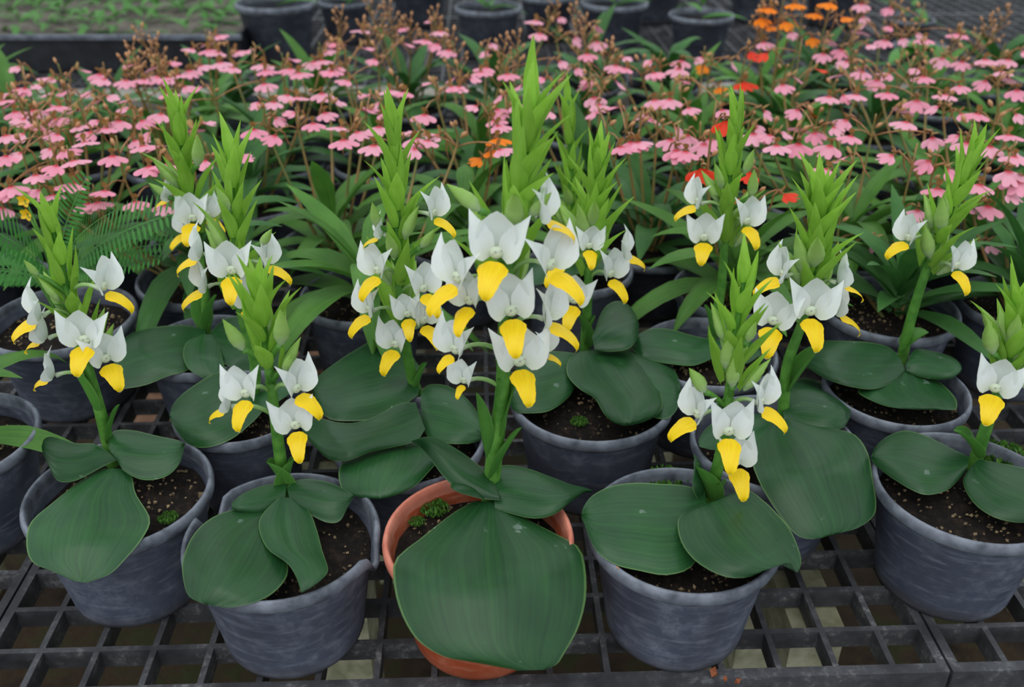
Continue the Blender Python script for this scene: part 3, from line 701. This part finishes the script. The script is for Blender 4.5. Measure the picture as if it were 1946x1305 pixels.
plants = []
def add_base(x, Y, r, kind, px=None):
    for q_ in plants:
        if (q_['x']-x)**2+(q_['y']-Y)**2 < (q_['r']+r+.002)**2: return
    for wo_ in WHITE:
        if (wo_[0]-x)**2+(wo_[1]-Y)**2 < (wo_[2]+r+.002)**2: return
    plants.append(dict(x=x, y=Y, r=r, kind=kind, f=[]))
WHITE = [(o_.location.x, o_.location.y, r_) for o_, r_ in ((A[0], .073), (B_[0], .073), (C_[0], .073), (D_[0], .073), (E_[0], .077), (F_[0], .076), (G_[0], .069), (H_[0], .069), (I_[0], .077), (J_[0], .07), (K_[0], .065), (L_[0], .064), (M_[0], .064))]
for (px, py, r, kind) in ((388, 520, .076, 'pink'), (690, 555, .070, 'pink'), (1240, 440, .074, 'pink'), (1392, 545, .066, 'redlip'), (1690, 580, .0735, 'pink'), (1945, 572, .068, 'pink'),
                          (-100, 830, .073, 'pink'), (115, 600, .077, 'fern'), (1608, 470, .068, 'pink'), (872, 455, .07, 'pink')):
    c = at_z(px, py, .1); plants.append(dict(x=c.x, y=c.y, r=r, kind=kind, f=[], nl=7 if px < 0 else None))
for row, Y in enumerate((1.10, 1.25, 1.40, 1.55, 1.70, 1.85)):
    half = .56*(Y*.86+.25)+.02; n = int(2*half/.158); 
    for k in range(n+1):
        x = -half + (k+.5*(row % 2))*.158 + random.uniform(-.006, .006)
        if row == 5 and (x < .1): continue
        add_base(x, Y+random.uniform(-.006, .006), .0735, 'pink')
# special plants get the scarlet and orange flowers
def flower_place(px, py):
    b = (PH/2-py)/F; dep = PITCH - math.atan(b)
    Y = (CAM_H-.235)/tan(dep); Y = min(1.72, max(.97, Y)); return at_y(px, py, Y)
FP = [(flower_place(x, y), c, x, y) for x, y, c in FL]
def nearest_plant(p, kinds):
    return min((q_ for q_ in plants if q_['kind'] in kinds), key=lambda q_: (q_['x']-p.x)**2+((q_['y']+.01)-p.y)**2*.8 + len(q_['f'])*.0004)
BUDS = '270 85 255 112 300 102 700 20 740 35 690 70 780 60 830 45 860 92 650 45 1060 18 1092 40 1112 62 1160 112 1880 60 1822 82 1752 112 1912 42 960 102 985 96 245 142 1640 25 1690 8 1450 8'.split()
for i in range(0, len(BUDS), 2):
    p = flower_place(float(BUDS[i]), float(BUDS[i+1])); nearest_plant(p, ('pink',)).setdefault('b', []).append(p)
redp = next(q_ for q_ in plants if q_['kind'] == 'redlip')
tgt = at_y(1480, 120, 1.35); red2 = min((q_ for q_ in plants if q_['kind'] == 'pink'), key=lambda q_: (q_['x']-tgt.x)**2+(q_['y']-1.35)**2); red2['kind'] = 'redlip2'
tgt = at_y(1510, 40, 1.6); orp = min((q_ for q_ in plants if q_['kind'] == 'pink'), key=lambda q_: (q_['x']-tgt.x)**2+(q_['y']-1.6)**2); orp['kind'] = 'orange'
tgt = at_y(940, 330, 1.1); orp2 = min((q_ for q_ in plants if q_['kind'] == 'pink'), key=lambda q_: (q_['x']-tgt.x)**2+(q_['y']-1.12)**2); orp2['kind'] = 'orange2'
for p, c, px, py in FP:
    if c == 'redlip':
        q_ = redp if py > 210 else red2; p = at_y(px, py, q_['y']-.015+random.uniform(-.02, .01)); q_['f'].append((p, c))
    elif c == 'orange':
        q_ = orp2 if px < 1000 else orp; p = at_y(px, py, q_['y']-.01+random.uniform(-.02, .02)); q_['f'].append((p, c))
    else:
        q_ = nearest_plant(p, ('pink',)); q_['f'].append((p, c))

def small_flower(root, P, att, col, s):
    o = root.location; d = Vector((P.x-att.x, P.y-att.y, 0))
    if d.length < .002: d = Vector((random.uniform(-1, 1), -1, 0))
    yaw = math.atan2(d.x, -d.y)*.6 + random.uniform(-.8, .8)
    tilt = random.uniform(-.05, .6) if P.x < .1 else random.uniform(.1, .95)
    Mx = Matrix.Translation(P-o) @ Matrix.Rotation(yaw, 4, 'Z') @ Matrix.Rotation(tilt, 4, 'X') @ Matrix.Scale(s, 4)
    f = ob('flower', SPUR, root, Mx)
    ob('lip', LIPS[col], f)
    ob('hood', HOOD, f, Matrix.Translation((0, .003, .001)) @ Matrix.Rotation(-.2, 4, 'X'))
    return f
def lance_leaves(root, c, n, Lm, meshes, z=.09, up=.9):
    for k in range(n):
        az = k*2.39996 + random.uniform(-.3, .3); t = k/max(1, n-1)
        el = radians(26 + 50*t*up + random.uniform(-10, 10)); d = Vector((cos(az), sin(az), 0))
        L = Lm*random.uniform(.75, 1.1)*(1-.25*t); me = meshes[int(random.random()*(2 if el < .68 else 3))]
        for tries in range(8):                     # keep every blade clear of the bench
            g = d*cos(el) + Vector((0, 0, sin(el)))
            mx = frame_mat(c + d*.004 + Vector((0, 0, .010+.05*t)), g, d - Vector((0, 0, .4)), L)
            if min((mx @ v.co).z for v in me.vertices) + root.location.z > .004: break
            el += .14; L *= .95
        ob('leaf', me, root, mx)
def lance_orchid(q_):
    c = Vector((q_['x'], q_['y'], 0)); r = q_['r']; n = len(q_['f']); kind = q_['kind']
    near = q_['y'] < 1.08
    if kind.startswith('redlip'): lab, gp = ('scarlet-flowered orchid growing just behind a white orchid, leggy stems' if kind == 'redlip' else 'taller scarlet-flowered orchid among the pink orchids, below the orange one'), None
    elif kind.startswith('orange'): lab, gp = ('tall orange-flowered orchid above the pink orchids' if kind == 'orange' else 'low orange-flowered orchid half hidden behind the tallest white orchid'), None
    elif n == 0: lab, gp = 'potted orchid with narrow leaves and no open flower', 'narrow-leaved orchids without flowers'
    else:
        nw = ('no one two three four five six seven eight nine ten eleven twelve thirteen fourteen fifteen sixteen seventeen eighteen nineteen twenty'.split()+'twenty-one twenty-two twenty-three twenty-four twenty-five twenty-six twenty-seven twenty-eight twenty-nine thirty'.split()+['many']*60)[n]
        rel = 'in a pot right behind the white orchids' if q_['y'] < 1.18 else ('in the middle of the pink crowd' if q_['y'] < 1.48 else 'at the back of the pink crowd')
        lab, gp = 'narrow-leaved orchid with %s pink flower%s %s' % (nw, '' if n == 1 else 's', rel), 'pink orchids crowding the bench behind the white ones'
    root = thing('potted_orchid', lab, 'orchid', c, gp); o = c
    h = .10 if near else .085
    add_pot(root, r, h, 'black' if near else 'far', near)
    sb = Vector((random.uniform(-.01, .01), random.uniform(-.01, .01), h-.024))
    lance_leaves(root, sb, q_.get('nl') or (20 if near else 17), .18 if near else .17, LN[:3] if random.random() < .6 else LN[3:], 0)
    fl = sorted(q_['f'], key=lambda a: a[0].x); ns = max(1, round(n/2.6)) if n else 0
    for k in range(ns):
        grp = fl[k*n//ns:(k+1)*n//ns]
        if not grp: continue
        mx = sum(a[0].x for a in grp)/len(grp); my = sum(a[0].y for a in grp)/len(grp); zt = max(a[0].z for a in grp); zb = min(a[0].z for a in grp)
        base = c + sb + Vector(((mx-c.x)*.12, random.uniform(-.008, .008), 0))
        top = Vector((mx, my+.010, zt+.016)); mid = Vector((base.x*.45+mx*.55, base.y*.45+(my+.01)*.55, base.z*.5+max(zb-.02, base.z+.05)*.5))
        path = smoothpath([base, mid, Vector((mx, my+.012, max(zb-.015, mid.z+.02))), top], 16)
        ob('stem', tube('stem', [p-o for p in path], [.0023-.0013*i/16 for i in range(17)], M['spike'], 6), root)
        for P, col in grp:
            att = nearest_on(path, P.z-.012)
            back = P + Vector((0, .008, .001))
            ob('pedicel', tube('pedicel', [p-o for p in bez(att, att.lerp(back, .5)+Vector((0, 0, .010)), back, 4)], [.0009]*5, M['spur'], 5), root)
            small_flower(root, P, att, col, random.uniform(.88, 1.12)*(1.0 if P.y < 1.3 else 1.05))
        nb = random.randint(1, 3)
        for i in range(nb):
            t = i/nb; az = i*2.4; d = Vector((cos(az), sin(az), .9+t)).normalized()
            p = path[min(16, 12+int(t*5))]; L = random.uniform(.008, .013)
            ob('bud', POD, root, frame_mat(p - o + d*(.010 if i % 2 else .003), d, (0, -1, 0), L))
    for P in q_.get('b', ()):
        base = c + sb + Vector((random.uniform(-.01, .01), random.uniform(-.01, .01), 0)); P = P + Vector((0, 0, .012))
        path = smoothpath([base, base.lerp(P, .5)+Vector(((P.x-base.x)*.15, 0, .01)), P], 14)
        ob('stem', tube('stem', [p-o for p in path], [.0021-.0011*i/14 for i in range(15)], M['spike'], 6), root)
        for i in range(13):
            t = i/13; az = i*2.4; d = Vector((cos(az), sin(az), .7+t)).normalized(); p = path[min(14, 9+int(t*6))]; e = p + d*(.030-.020*t)
            ob('pedicel', tube('pedicel', [p-o, p.lerp(e, .5)-o+Vector((0, 0, .002)), e-o], [.0008]*3, M['spur'], 4), root)
            ob('bud', POD, root, frame_mat(e-o, d+Vector((0, 0, .3)), (0, -1, 0), random.uniform(.008, .012)))
    return root
# pinnate-leaved plant with small yellow flowers
def frondmesh():
    vs_, fs, us = [], [], []; n = 24
    def quad(c, d, L, w):
        nx = Vector((-d.y, d.x, 0)); b = len(vs_)
        for k, (a, s) in enumerate(((0, 0), (.35, 1), (.75, .8), (1, 0), (.75, -.8), (.35, -1))):
            vs_.append(c + d*L*a + nx*w*s + Vector((0, 0, .02*a*L))); us.append((.5+.4*s, a))
        fs.append(tuple(b+k for k in range(6)))
    for k in range(n):
        t = k/(n-1); c = Vector((0, t, -.35*t*t)); L = .27*sin(pi*(.12+.80*t))**.7
        for sg in (-1, 1): quad(c, Vector((sg*.93, .36, 0)).normalized(), L, .020)
    b = len(vs_)
    for k in range(9):
        t = k/8
        for s in (-1, 1): vs_.append(Vector((s*.008*(1-.6*t), t, -.35*t*t-.003))); us.append((.5, t))
    for k in range(8): fs.append((b+2*k, b+2*k+1, b+2*k+3, b+2*k+2))
    return mk('frond', vs_, fs, 'fern', us, True)
FROND = frondmesh()
def fern(q_):
    c = Vector((q_['x'], q_['y'], 0)); root = thing('potted_fern', 'fine pinnate-leaved weed with tiny yellow flowers in large black pot', 'plant', c)
    add_pot(root, q_['r'], .10, 'black'); base = Vector((0, 0, .086))
    for k, (px, py, L) in enumerate(((20, 440, .13), (215, 425, .13), (110, 470, .10), (-40, 500, .12), (190, 490, .10), (60, 520, .10), (150, 395, .09), (230, 455, .10))):
        T = at_y(px, py, q_['y']-.03+.02*(k % 3))-c; S_ = base.lerp(T, .35)+Vector((0, .01, .03))
        ob('stem', tube('stem', bez(base, base.lerp(S_, .6)+Vector((0, 0, .02)), S_, 5), [.0018]*6, M['stem'], 5), root)
        g = T-S_; m = frame_mat(S_, g, (0, -.3, 1), 1); L = max(L, g.length*1.1)
        x = g.normalized(); up = Vector((0, -.55, 1)); up = (up-x*up.dot(x)).normalized(); sd = x.cross(up)
        mm = Matrix((sd, x, up)).transposed().to_4x4()
        ob('frond', FROND, root, Matrix.Translation(S_) @ mm @ Matrix.Scale(L, 4))
    for px, py in ((47, 380), (52, 406)):
        T = at_y(px, py, q_['y']+.02)-c
        ob('stem', tube('stem', bez(base, base.lerp(T, .5)+Vector((.01, 0, .03)), T, 6), [.0012]*7, M['stem'], 5), root)
        for k in range(5):
            a = k*2*pi/5; ob('petal', HOODY, root, frame_mat(T, (cos(a), -.3, sin(a)), (0, -1, .3), 1.0))
HOODY = blade('petal', .008, .006, PETP, .3, .2, M['yellowweed'], 4, 4)
for q_ in plants: (fern if q_['kind'] == 'fern' else lance_orchid)(q_)

# ------------------------------------------------------------------ far bench: pots, seedlings in the tray
SD = [blade('leaf', 1.0, .26, LANCEP, b, -.3, M['seedleaf'], 4, 6, keel=-.2) for b in (.6, 1.2, 1.7)]
for k, (px, Y, r, h, nl, lab) in enumerate((
    (530, 2.42, .098, .135, 5, 'large black pot beside the seedling tray on the far bench'),
    (660, 2.60, .070, .105, 6, 'pale-rimmed small pot on the far bench next to the large one'),
    (928, 2.44, .083, .120, 9, 'black pot with low green leaves behind the pink orchids, centre of the far row'),
    (1040, 2.62, .075, .115, 6, 'black pot set back behind its neighbours on the far bench'),
    (1165, 2.50, .085, .120, 8, 'black pot holding a leafy green plant beside the bare slats'),
    (1330, 2.42, .080, .105, 4, 'black pot with stepped base standing alone on the far slats'),
    (1240, 2.85, .085, .120, 6, 'black pot at the back of the far bench behind the lone pot'),
    (1430, 2.86, .085, .120, 6, 'black pot at the back of the far bench behind the orange orchid'),
    (1575, 2.80, .085, .120, 6, 'black pot at the back of the far bench between orange and pink flowers'),
    (1725, 2.50, .060, .080, 5, 'small grey pot on the far bench among tall pink flowers'),
    (800, 2.80, .085, .120, 6, 'black pot at the back of the far bench behind the tan buds'))):
    p = at_y(px, 60, Y); root = thing('potted_plant', lab, 'potted plant', (p.x, Y, 0))
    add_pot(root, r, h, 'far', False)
    lance_leaves(root, Vector((0, 0, h-.02)), nl, .11, SD, 0, .7)
# broad-leaved plant on the right
p = at_z(1745, 150, 0); root = thing('potted_plant', 'plant with one bright broad green leaf behind the pink orchids', 'potted plant', (p.x, 2.24, 0)); c0 = root.location
add_pot(root, .06, .07, 'far', False)
for (px, py, w) in ((1745, 92, .075), (1790, 110, .05), (1690, 120, .05)):
    T = at_y(px, py, 2.12); big_leaf(root, c0+Vector((0, 0, .06)), T, w, .02, mat='seedleaf', nu=6, nv=10, thick=0)
# seedling tray
x0, x1 = at_y(-260, 130, 2.28).x, at_y(462, 130, 2.28).x
tr = thing('seedling_tray', 'long black tray of green seedlings on the far bench', 'tray', (x1, 2.28, 0)); Wt = x1-x0; Dt = 1.1; Ht = .085
t_ = .006
ob('tray_wall', boxmesh('tray_wall', (-Wt, 0, 0, t_, 0, Ht), M['blacktray']), tr); ob('tray_wall', boxmesh('tray_wall', (-Wt, 0, Dt-t_, Dt, 0, Ht), M['blacktray']), tr)
ob('tray_wall', boxmesh('tray_wall', (-t_, 0, t_, Dt-t_, 0, Ht), M['blacktray']), tr); ob('tray_wall', boxmesh('tray_wall', (-Wt, -Wt+t_, t_, Dt-t_, 0, Ht), M['blacktray']), tr)
ob('tray_lip', boxmesh('tray_lip', (-Wt-.008, .008, -.010, 0, Ht-.010, Ht), M['rim']), tr)
sv, sf, nx_, ny_ = [], [], 30, 22
for j in range(ny_+1):
    for i in range(nx_+1): sv.append((-Wt+t_+(Wt-2*t_)*i/nx_, t_+(Dt-2*t_)*j/ny_, Ht-.02+random.uniform(-.004, .004)))
ob('tray_soil', mk('tray_soil', sv, gridfaces(nx_, ny_), 'traysoil'), tr)
for row in range(6):
    for k in range(10):
        xx = x1 - .06 - k*(Wt-.1)/10 - random.uniform(0, .04); yy = 2.28+.10+row*.14+random.uniform(-.03, .03)
        root = thing('seedling', 'young green seedling with a few pointed leaves in the black tray', 'seedling', (xx, yy, Ht-.021), 'seedlings in the black tray')
        lance_leaves(root, Vector((0, 0, -.008)), random.randint(5, 8), random.uniform(.06, .11), SD, 0, .6)
